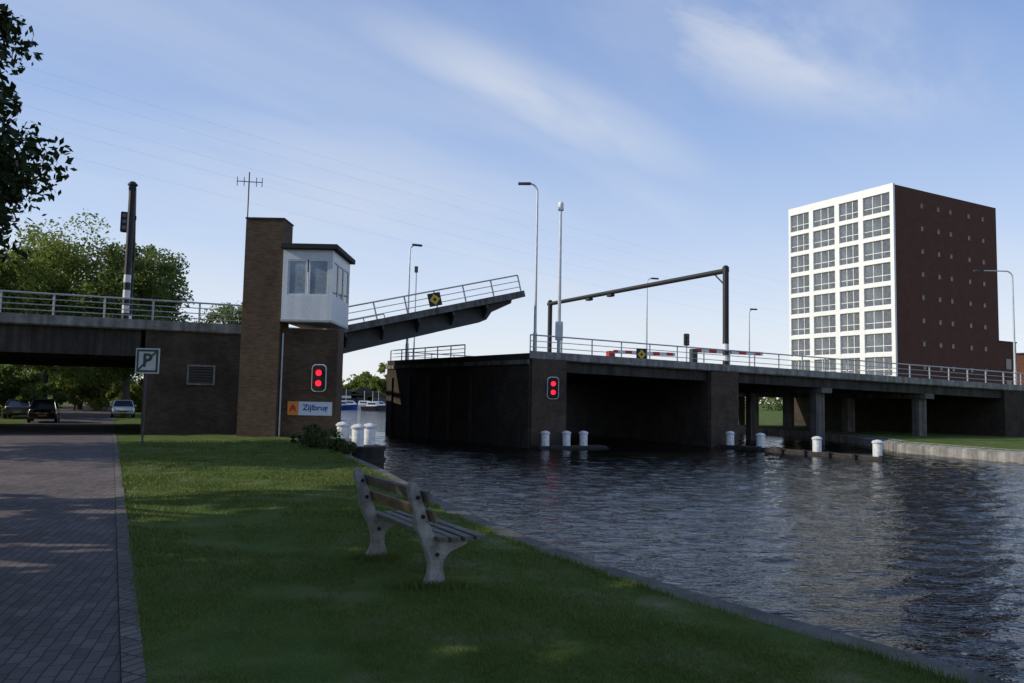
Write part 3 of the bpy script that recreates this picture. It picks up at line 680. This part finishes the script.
# ------------------------------------------------------------------ cars
def car(label, m, x, y, z, rz, L_=4.1, H_=1.5, name='parked_car'):
    t = thing(name, label, 'car', (x, y, z), rz, 'cars parked along the road')
    w = .86
    st_ = [(-L_/2, .38, .62, .72), (-L_/2+.12, .30, .72, .80), (-L_/2+.9, .25, .88, w), (-L_/2+1.15, .25, .93, w), (.3, .25, .96, w), (L_/2-.3, .28, .98, w), (L_/2-.06, .34, .93, .80), (L_/2, .42, .85, .74)]
    vs = []
    for (yy, zb_, zt_, ww) in st_:
        vs += [(-ww*.9, yy, zb_), (-ww, yy, zb_+.12), (-ww, yy, zt_-.15), (-ww*.9, yy, zt_), (ww*.9, yy, zt_), (ww, yy, zt_-.15), (ww, yy, zb_+.12), (ww*.9, yy, zb_)]
    fs = [tuple(range(8))[::-1], tuple(range(len(vs)-8, len(vs)))]
    for i in range(len(st_)-1):
        for k in range(8): fs.append((i*8+k, i*8+(k+1) % 8, i*8+8+(k+1) % 8, i*8+8+k))
    MB().add(vs, fs).build('body', m, t, smooth=True)
    y0, y1, y2, y3 = -L_/2+1.1, -L_/2+1.75, L_/2-.75, L_/2-.2
    MB().add([(-.80, y0, .93), (.80, y0, .93), (.80, y3, .96), (-.80, y3, .96), (-.62, y1, H_-.06), (.62, y1, H_-.06), (.62, y2, H_-.05), (-.62, y2, H_-.05)], [(3, 2, 1, 0), (4, 5, 6, 7), (0, 1, 5, 4), (1, 2, 6, 5), (2, 3, 7, 6), (3, 0, 4, 7)]).build('window_band', m_glass, t, bevel=.02)
    MB().box(-.64, .64, y1-.02, y2+.05, H_-.055, H_).build('roof', m, t, bevel=.025)
    for sx in (-1, 1):
        for ya, yb, in ((y1, y0), (y2, y3), (0.1, .12)):
            MB().tube([(sx*.63, ya, H_-.04), (sx*.81, yb, .95)], .035, 6).build('pillar', m, t)
        MB().box(min(sx*.86, sx*1.0), max(sx*.86, sx*1.0), y0+.25, y0+.4, .93, 1.07).build('mirror', m, t, bevel=.02)
        MB().box(min(sx*.45, sx*.72), max(sx*.45, sx*.72), -L_/2-.012, -L_/2+.1, .52, .66).build('headlight', m_head, t)
        MB().box(min(sx*.52, sx*.73), max(sx*.52, sx*.73), L_/2-.08, L_/2+.012, .62, .86).build('tail_light', m_tail, t)
        for yy in (-L_/2+.75, L_/2-.75):
            wh = MB().tube([(sx*.70, yy, .31), (sx*.885, yy, .31)], .31, 16).build('tyre', m_tyre, t)
            MB().tube([(sx*.888, yy, .31), (sx*.895, yy, .31)], .19, 12).build('rim', m_galv, wh)
    MB().box(-.26, .26, L_/2, L_/2+.014, .46, .57).build('number_plate', m_plate, t)
    MB().box(-.26, .26, -L_/2-.014, -L_/2, .40, .51).build('number_plate', m_plate, t)
    MB().box(-.4, .4, -L_/2-.008, -L_/2+.05, .52, .6).build('grille', m_black, t)
ra = math.atan2(cy, cx)-R(90)
q = gp(44, 420, -.6); car('black parked hatchback seen from behind under the bridge', m_carb, q.x, q.y, gz(xy2uv(q.x, q.y)[1]), ra+R(180), 4.0, 1.62)
q = at(123, 410, 66); car('white parked car facing the camera beyond the bridge', m_carw, q.x, q.y, gz(xy2uv(q.x, q.y)[1])+.01, ra, 4.2, 1.45)
q = at(20, 410, 60); car('dark grey parked car at the left edge beyond the bridge', m_carg, q.x, q.y, gz(xy2uv(q.x, q.y)[1])+.01, ra+R(180), 4.3, 1.45)
# ------------------------------------------------------------------ boats
def boat(px, Y, L_, label, rz, hm=None):
    q = at(px, 400, Y); t = thing('motor_boat', label, 'boat', (q.x, q.y, WL), rz, 'boats moored on the far bank')
    vs = []; n = 9
    for i in range(n):
        u = i/(n-1); w_ = 1.3*(1-max(0, (u-.55)/.45)**2.2)*.98+.02; x_ = (u-.5)*L_; d = .7+.35*u*u
        vs += [(x_, -w_*.7, -.2), (x_, -w_, d), (x_, w_, d), (x_, w_*.7, -.2)]
    fs = [(0, 1, 2, 3), tuple(range(4*n-4, 4*n))]
    for i in range(n-1):
        for k in range(4): fs.append((i*4+k, i*4+(k+1) % 4, i*4+4+(k+1) % 4, i*4+4+k))
    MB().add(vs, fs).build('hull', hm or m_white, t)
    MB().hexa([(-L_*.3, -.95, .75), (L_*.2, -.9, .78), (L_*.2, .9, .78), (-L_*.3, .95, .75), (-L_*.27, -.8, 1.6), (L_*.08, -.75, 1.6), (L_*.08, .75, 1.6), (-L_*.27, .8, 1.6)]).build('cabin', m_white, t, bevel=.05)
    MB().hexa([(-L_*.24, -.93, 1.1), (L_*.1, -.90, 1.1), (L_*.1, .90, 1.1), (-L_*.24, .93, 1.1), (-L_*.23, -.87, 1.45), (L_*.08, -.83, 1.45), (L_*.08, .83, 1.45), (-L_*.23, .87, 1.45)]).build('window_band', m_glass, t)
    MB().tube([(-L_*.1, 0, 1.55), (-L_*.1, 0, 3.0+L_*.12)], .05, 6).build('mast', m_galv, t)
boat(350, 158, 8, 'larger white cabin boat moored left on the far bank', R(8))
boat(367, 160, 5.5, 'smaller white cabin boat moored in the middle on the far bank', R(-5))
boat(381, 156, 5, 'short white boat moored right, nearest to the end of the pier wall', R(10))
boat(343, 146, 5.5, 'small dark hulled boat in front at the left of the far marina', R(15), m_blue)
boat(375, 142, 4.5, 'small dark hulled boat in front at the right of the far marina', R(-12), m_dsteel)
for (px, w_, h_, mm, lab) in ((346, 9, 3.0, m_cabin, 'low pale boathouse on the far bank behind the boats'), (362, 5, 3.6, m_redbrick, 'narrow red brown boathouse between the pale and the grey one'), (377, 6, 2.6, m_conc, 'small grey shed on the far bank right of the boathouse')):
    q = at(px, 400, 176); t = thing('boathouse', lab, 'building', (q.x, q.y, -.66), 0)
    MB().box(-w_/2, w_/2, 0, 6, -.3, h_*.7).build('wall', mm, t)
    MB().plateXZ([(-w_/2-.3, h_*.7+.003), (w_/2+.3, h_*.7+.003), (0, h_*1.15)], -.3, 6.3).build('roof', m_roofb, t)
    MB().box(-w_/4, w_/4, -.05, -.003, .5, h_*.5).build('window', m_glass, t)

# ------------------------------------------------------------------ trees
def leaves(nc, cen, rad, per, leaf, seed, bias=.5, cr=.28, squash=.8):
    r = np.random.default_rng(seed)
    d = r.normal(size=(nc, 3)); d /= np.linalg.norm(d, axis=1)[:, None]
    rr = r.uniform(0, 1, nc)**bias
    cc = d*rr[:, None]*np.array(rad)*(1+.12*r.normal(size=(nc, 1)))+np.array(cen)
    crr = cr*min(rad)*r.uniform(.6, 1.35, nc)
    n = nc*per; idx = np.repeat(np.arange(nc), per)
    dd = r.normal(size=(n, 3)); dd /= np.linalg.norm(dd, axis=1)[:, None]
    pos = cc[idx]+dd*(r.uniform(0, 1, n)**.45*crr[idx])[:, None]*np.array([1, 1, squash])
    a = r.normal(size=(n, 3)); a /= np.linalg.norm(a, axis=1)[:, None]
    b = np.cross(a, r.normal(size=(n, 3))); b /= np.linalg.norm(b, axis=1)[:, None]
    s = leaf*r.uniform(.6, 1.3, n)[:, None]
    V = np.stack([pos-a*s, pos+b*s*.5, pos+a*s, pos-b*s*.5], 1).reshape(-1, 3)
    return V, np.arange(n*4).reshape(-1, 4), cc
def tree(label, x, y, z0, h, r, cz0, nc, per, leaf, m, seed, tr=.25, group=None, name='broadleaf_tree', ry=None, cat='tree', bias=.5, cr=.28):
    t = thing(name, label, cat, (x, y, z0), 0, group)
    zc = (h+cz0)/2; V, Fc, cc = leaves(nc, (0, 0, zc), (r, ry or r, (h-cz0)/2), per, leaf, seed, bias, cr)
    big('crown', V, Fc, m, t)
    mb = MB(); mb.tube([(0, 0, -.4), (0.05, 0, h*.15), (-.05, .08, h*.4), (0, 0, h*.72)], [tr*1.3, tr, tr*.75, tr*.3], 9)
    rr = random.Random(seed)
    for k in rr.sample(range(nc), min(nc, 12)):
        c_ = Vector(cc[k]); s_ = Vector((0, 0, min(max(h*.22, c_.z-h*.3), h*.6)))
        mb.tube([s_, s_.lerp(c_, .5)+Vector((0, 0, .1)), c_], [tr*.45, tr*.28, tr*.08], 6)
    mb.build('trunk', m_bark, t, smooth=True); return t
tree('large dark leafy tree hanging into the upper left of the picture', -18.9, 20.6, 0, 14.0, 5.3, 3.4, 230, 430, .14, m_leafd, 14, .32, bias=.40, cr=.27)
for i, (u, v, h, r_, nc_, z_) in enumerate(((-8.4, 15.5, 10.5, 3.2, 18, 4.0), (-8, 8.6, 12.5, 4.6, 38, 2.6), (-7.6, 1.5, 12, 4.8, 46, 2.2), (-8, -6, 12, 5.0, 40, 2.2), (-15, 5, 14, 5.5, 40, 2.2), (-15, -4, 14, 6, 40, 2.2))):
    x, y = uv2xy(u, v)
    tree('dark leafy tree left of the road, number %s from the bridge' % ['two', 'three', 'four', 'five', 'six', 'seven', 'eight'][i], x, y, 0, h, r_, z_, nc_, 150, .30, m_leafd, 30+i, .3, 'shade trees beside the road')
bt = [(-52, 66, 15.6, 6.4, m_leafm, 'mid green tree behind the left end of the approach railing'),
      (-42.5, 70, 17.4, 6.4, m_leafy, 'sunlit yellow green tree behind the left gantry post'),
      (-34.5, 69, 15.2, 4.8, m_leafm, 'rounded green tree behind the approach, left of the keeper tower'),
      (-47, 84, 17, 6.5, m_leafm, 'green tree farther back behind the approach span'),
      (-58, 90, 18, 7, m_leafy, 'yellow green tree far back at the left edge'),
      (-33, 92, 13, 5, m_leafy, 'low sunlit tree seen through the underpass')]
for i, (x, y, h, r_, mm, lab) in enumerate(bt):
    tree(lab, x, y, -.7, h, r_, 1.5 if i > 2 else 2.6, 230, 170, .18, mm, 50+i, .3, cr=.25, bias=.45)
for i, (px, Y, h, w_) in enumerate(((5, 60, 4, 3.5), (75, 82, 5, 5), (105, 100, 6, 5), (60, 100, 8, 6), (134, 80, 4, 3))):
    q = at(px, 400, Y)
    tree(['dark shrub at the left edge of the underpass view', 'bright shrub between the parked cars beyond the bridge', 'tall shrub behind the white parked car', 'wide sunlit bush at the back of the underpass view', 'shrub by the abutment beyond the white car'][i], q.x, q.y, -.75, h, w_, .1, 40, 200, .22, m_leafy if i else m_leafm, 80+i, .08, name='shrub', cat='shrub')
ordn = ['first', 'second', 'third', 'fourth', 'fifth', 'sixth', 'seventh', 'eighth', 'ninth', 'tenth', 'eleventh', 'twelfth', 'thirteenth']
for i in range(13):
    px = 322+i*7.0+random.uniform(-2, 2); Y = 182+random.uniform(0, 25); q = at(px, 400, Y); h = random.uniform(5.5, 9.5)*(1.1 if i > 6 else .9)
    tree('green tree on the far bank under the leaf, '+ordn[i]+' from the left', q.x, q.y, -.7, h, 3.2, .8, 26, 90, .38, m_leafm if i % 3 == 1 else m_leafy, 120+i, .2, 'trees on the far bank')
r = np.random.default_rng(9); n = 420
cen = np.stack([r.uniform(-260, 420, n), r.uniform(230, 260, n), r.uniform(1, 5, n)], 1)
dd = r.normal(size=(n*60, 3)); pos = np.repeat(cen, 60, 0)+dd*np.array([3, 3, 1.8]); a = r.normal(size=pos.shape); b_ = r.normal(size=pos.shape)
V = np.stack([pos-a*.5, pos+b_*.5, pos+a*.5], 1).reshape(-1, 3)
tag(big('treeline', V, np.arange(len(V)).reshape(-1, 3), m_leafm), 'low green mass of distant trees along the horizon', 'trees', kind='stuff')
for i, (px, py, w_, h_) in enumerate(((318, 452, .62, .85), (303, 448, .35, .5), (340, 456, .4, .55))):
    q = gp(px, py, -.1); lab = ['leafy green shrub at the foot of the keeper tower', 'small weed clump left of the shrub by the tower', 'small shrub beside the dark mooring stage'][i]
    V, Fc, cc = leaves(22, (0, 0, h_*.5), (w_, w_, h_*.5), 60, .055, 200+i, .5, .4)
    t = thing('shrub', lab, 'shrub', (q.x, q.y, -.12), 0); big('foliage', V, Fc, m_leafs, t)
    mb = MB()
    for k in range(5): mb.tube([(0, 0, -.05), Vector(cc[k])], .008, 5)
    mb.build('stem', m_bark, t)
# grass blades (near area)
n = 240000; tt = rng.uniform(0, 1, n); v = 2.2*np.exp(tt*math.log(13)); eu = np.interp(v, EV, EU)-CW+.05
u = .23+rng.uniform(0, 1, n)*(eu-.23)
ft = []
for s_ in (-1, 1):
    fx = mid.x-math.sin(brz)*s_*half; fy = mid.y+math.cos(brz)*s_*half
    a_ = rng.uniform(0, 6.28, 1300); r_ = .06+np.abs(rng.normal(0, .10, 1300))
    ft.append(np.stack([fx+.03+np.cos(a_)*r_*1.3, fy+np.sin(a_)*r_*.9], 1))
ft = np.vstack(ft)
px_ = u*cy+v*cx; py_ = -u*cx+v*cy
px_ = np.concatenate([px_, ft[:, 0]]); py_ = np.concatenate([py_, ft[:, 1]])
fu = ft[:, 0]*cy-ft[:, 1]*cx; fv2 = ft[:, 0]*cx+ft[:, 1]*cy
u = np.concatenate([u, fu]); v = np.concatenate([v, fv2]); eu = np.concatenate([eu, np.interp(fv2, EV, EU)-CW]); tuft = np.concatenate([np.zeros(n), np.ones(len(ft))])
pn = np.sin(px_*1.9+np.sin(py_*2.3)*1.7)*np.sin(py_*1.6+1+np.sin(px_*1.1))*.6+np.sin(px_*5.1+py_*3.7)*np.sin(py_*4.3-px_*2.9)*.4
vis = (py_ > 2.5) & (np.abs(px_/py_) < .85) & ((rng.uniform(0, 1, len(u)) < np.clip(1.1-2.8*np.clip(pn-.12, 0, 1), .12, 1)) | (tuft > 0))
u, v, px_, py_, eu, pn, tuft = [q[vis] for q in (u, v, px_, py_, eu, pn, tuft)]
gzv = np.interp(v, [-50, 24, 33, 42], [0, 0, -.18, -.5])+.05*np.sin(u*1.7+v*.6)*np.sin(v*.45)*np.clip(u-.25, 0, 1)*np.clip((eu-u)*1.5, 0, 1)-.012
edgegrow = np.exp(-((eu-u)/.10)**2)*.05+np.exp(-((u-.24)/.06)**2)*.025+tuft*.05
hh = (.016+.026*rng.uniform(0, 1, len(u))*(.9-.6*pn))*(1+v/50)+edgegrow*rng.uniform(0, 1, len(u)); ww = .0032*np.maximum(1, v/4.)
an_ = rng.uniform(0, 6.28, len(u)); lx, ly = rng.normal(0, .4, (2, len(u)))
A = np.stack([px_-np.cos(an_)*ww, py_-np.sin(an_)*ww, gzv], 1); B_ = np.stack([px_+np.cos(an_)*ww, py_+np.sin(an_)*ww, gzv], 1)
T = np.stack([px_+lx*hh, py_+ly*hh, gzv+hh], 1)
V = np.stack([A, B_, T], 1).reshape(-1, 3)
tag(big('grass', V, np.arange(len(V)).reshape(-1, 3), m_blade), 'short mown grass covering the bank around the bench', 'grass', kind='stuff')
# overhead cables
A0, B0_ = at(-60, 120, 95), at(1180, 372, 330)
pwl = thing('power_line', 'faint overhead power cables crossing the sky behind the bridge', 'power line', A0, 0)
for k in range(5):
    o_ = Vector((k*.6-1.2, 0, (k % 3)*4.2+k*.9)); pts = []
    for i in range(31):
        f_ = i/30; pts.append((B0_-A0)*f_+o_+Vector((0, 0, -14*4*f_*(1-f_)*.6)))
    MB().tube(pts, .006, 4).build('cable', m_galv, pwl)

# ------------------------------------------------------------------ light and sky
sd = Vector((-.96, -.12, 0)).normalized(); el = R(27)
sdir = Vector((sd.x*math.cos(el), sd.y*math.cos(el), math.sin(el)))
sl = bpy.data.lights.new('sun', 'SUN'); sl.energy = 3.6; sl.angle = R(.5); sl.color = (1, .93, .80)
so = bpy.data.objects.new('sun', sl); C.objects.link(so); so.rotation_euler = sdir.to_track_quat('Z', 'Y').to_euler()
wd = bpy.data.worlds.new('World'); sc.world = wd; wd.use_nodes = True; nt = wd.node_tree; L = nt.links.new
bg = nt.nodes['Background']; bg.inputs['Strength'].default_value = .12
sk = N(nt, 'ShaderNodeTexSky', sky_type='NISHITA'); sk.sun_disc = False; sk.sun_elevation = el; sk.sun_rotation = math.atan2(sdir.x, sdir.y) % (2*math.pi)
sk.air_density = 1.0; sk.dust_density = .6; sk.ozone_density = 1.6
tc = N(nt, 'ShaderNodeTexCoord'); sx = N(nt, 'ShaderNodeSeparateXYZ'); L(tc.outputs['Generated'], sx.inputs[0])
zz = N(nt, 'ShaderNodeMath', operation='ADD'); L(sx.outputs[2], zz.inputs[0]); zz.inputs[1].default_value = .12
zm = N(nt, 'ShaderNodeMath', operation='MAXIMUM'); L(zz.outputs[0], zm.inputs[0]); zm.inputs[1].default_value = .05
dx_ = N(nt, 'ShaderNodeMath', operation='DIVIDE'); L(sx.outputs[0], dx_.inputs[0]); L(zm.outputs[0], dx_.inputs[1])
dy_ = N(nt, 'ShaderNodeMath', operation='DIVIDE'); L(sx.outputs[1], dy_.inputs[0]); L(zm.outputs[0], dy_.inputs[1])
cb = N(nt, 'ShaderNodeCombineXYZ'); L(dx_.outputs[0], cb.inputs[0]); L(dy_.outputs[0], cb.inputs[1])
def smap(sock, a, b_, c_=0., d=1.):
    mr = N(nt, 'ShaderNodeMapRange', interpolation_type='SMOOTHSTEP'); mr.inputs['From Min'].default_value = a; mr.inputs['From Max'].default_value = b_
    mr.inputs['To Min'].default_value = c_; mr.inputs['To Max'].default_value = d; L(sock, mr.inputs[0]); return mr.outputs[0]
def mth(op, a, b_):
    m_ = N(nt, 'ShaderNodeMath', operation=op)
    for i, q in enumerate((a, b_)):
        if isinstance(q, (int, float)): m_.inputs[i].default_value = q
        else: L(q, m_.inputs[i])
    return m_.outputs[0]
def cloud(rot, sx_, sy_, scale, lo, hi, seed, dist=.4, rough=.5):
    mp = N(nt, 'ShaderNodeMapping'); mp.inputs['Rotation'].default_value[2] = rot; L(cb.outputs[0], mp.inputs[0])
    mp2 = N(nt, 'ShaderNodeMapping'); mp2.inputs['Scale'].default_value = (sx_, sy_, 1); mp2.inputs['Location'].default_value = (seed, seed*.7, 0); L(mp.outputs[0], mp2.inputs[0])
    n_ = N(nt, 'ShaderNodeTexNoise'); n_.inputs['Scale'].default_value = scale; n_.inputs['Detail'].default_value = 6; n_.inputs['Roughness'].default_value = rough; n_.inputs['Distortion'].default_value = dist
    L(mp2.outputs[0], n_.inputs[0]); return smap(n_.outputs[0], lo, hi)
def pl_(px, py):
    d = ray(px, py).normalized(); return Vector((d.x/(d.z+.12), d.y/(d.z+.12)))
def bank(p0, p1, wid):      # soft elongated cloud bank between two sky positions
    a, b_ = pl_(*p0), pl_(*p1); c_ = (a+b_)/2; d = b_-a
    s_ = N(nt, 'ShaderNodeVectorMath', operation='SUBTRACT'); L(cb.outputs[0], s_.inputs[0]); s_.inputs[1].default_value = (c_.x, c_.y, 0)
    mp = N(nt, 'ShaderNodeMapping'); mp.inputs['Rotation'].default_value[2] = -math.atan2(d.y, d.x); L(s_.outputs[0], mp.inputs[0])
    mp2 = N(nt, 'ShaderNodeMapping'); mp2.inputs['Scale'].default_value = (2/d.length, 1/wid, 1); L(mp.outputs[0], mp2.inputs[0])
    ln = N(nt, 'ShaderNodeVectorMath', operation='LENGTH'); L(mp2.outputs[0], ln.inputs[0]); return smap(ln.outputs['Value'], 0., 1.15, 1., 0.)
c1 = cloud(R(-49), .40, 1.5, 1.0, .40, .80, 3.1)
base = mth('MULTIPLY', c1, .45)
fine1 = cloud(R(-49), .7, 2.2, 1.7, .30, .66, 5.7, .25, .55); fine2 = cloud(R(-45), 1.0, 2.4, 1.8, .30, .66, 2.3, .25, .58)
b1 = mth('MULTIPLY', bank((230, -40), (720, 190), .20), mth('ADD', mth('MULTIPLY', fine1, .5), .35))
b2 = mth('MULTIPLY', bank((480, -60), (1000, 130), .30), mth('ADD', mth('MULTIPLY', fine2, .75), .10))
b3 = mth('MULTIPLY', bank((680, 40), (930, 105), .13), mth('ADD', mth('MULTIPLY', fine2, .5), .35))
b4 = mth('MULTIPLY', bank((-60, 60), (560, 270), .9), mth('ADD', mth('MULTIPLY', fine1, .3), .22))
tot = base
for q in (b1, b2, b3, b4): tot = mth('MAXIMUM', tot, q)
mlt = mth('MULTIPLY', tot, .80)
rp = N(nt, 'ShaderNodeValToRGB'); L(sx.outputs[2], rp.inputs[0]); el_ = rp.color_ramp.elements
el_[0].position = 0; el_[0].color = (.84, .86, .90, 1); el_[1].position = .75; el_[1].color = (.09, .18, .41, 1)
for pz_, c_ in ((.10, (.70, .77, .89)), (.20, (.51, .63, .86)), (.32, (.33, .47, .77)), (.48, (.19, .32, .64))): e_ = el_.new(pz_); e_.color = (*c_, 1)
rs = N(nt, 'ShaderNodeVectorMath', operation='SCALE'); rs.inputs['Scale'].default_value = 1.06/.12; L(rp.outputs[0], rs.inputs[0])
ss = N(nt, 'ShaderNodeVectorMath', operation='SCALE'); ss.inputs['Scale'].default_value = 1.3; L(sk.outputs[0], ss.inputs[0])
mh = N(nt, 'ShaderNodeMix', data_type='RGBA'); mh.inputs[0].default_value = .85; L(ss.outputs[0], mh.inputs[6]); L(rs.outputs[0], mh.inputs[7])
mc = N(nt, 'ShaderNodeMix', data_type='RGBA'); L(mlt, mc.inputs[0]); L(mh.outputs[2], mc.inputs[6]); mc.inputs[7].default_value = (6.2, 6.5, 7.0, 1)
L(mc.outputs[2], bg.inputs['Color'])
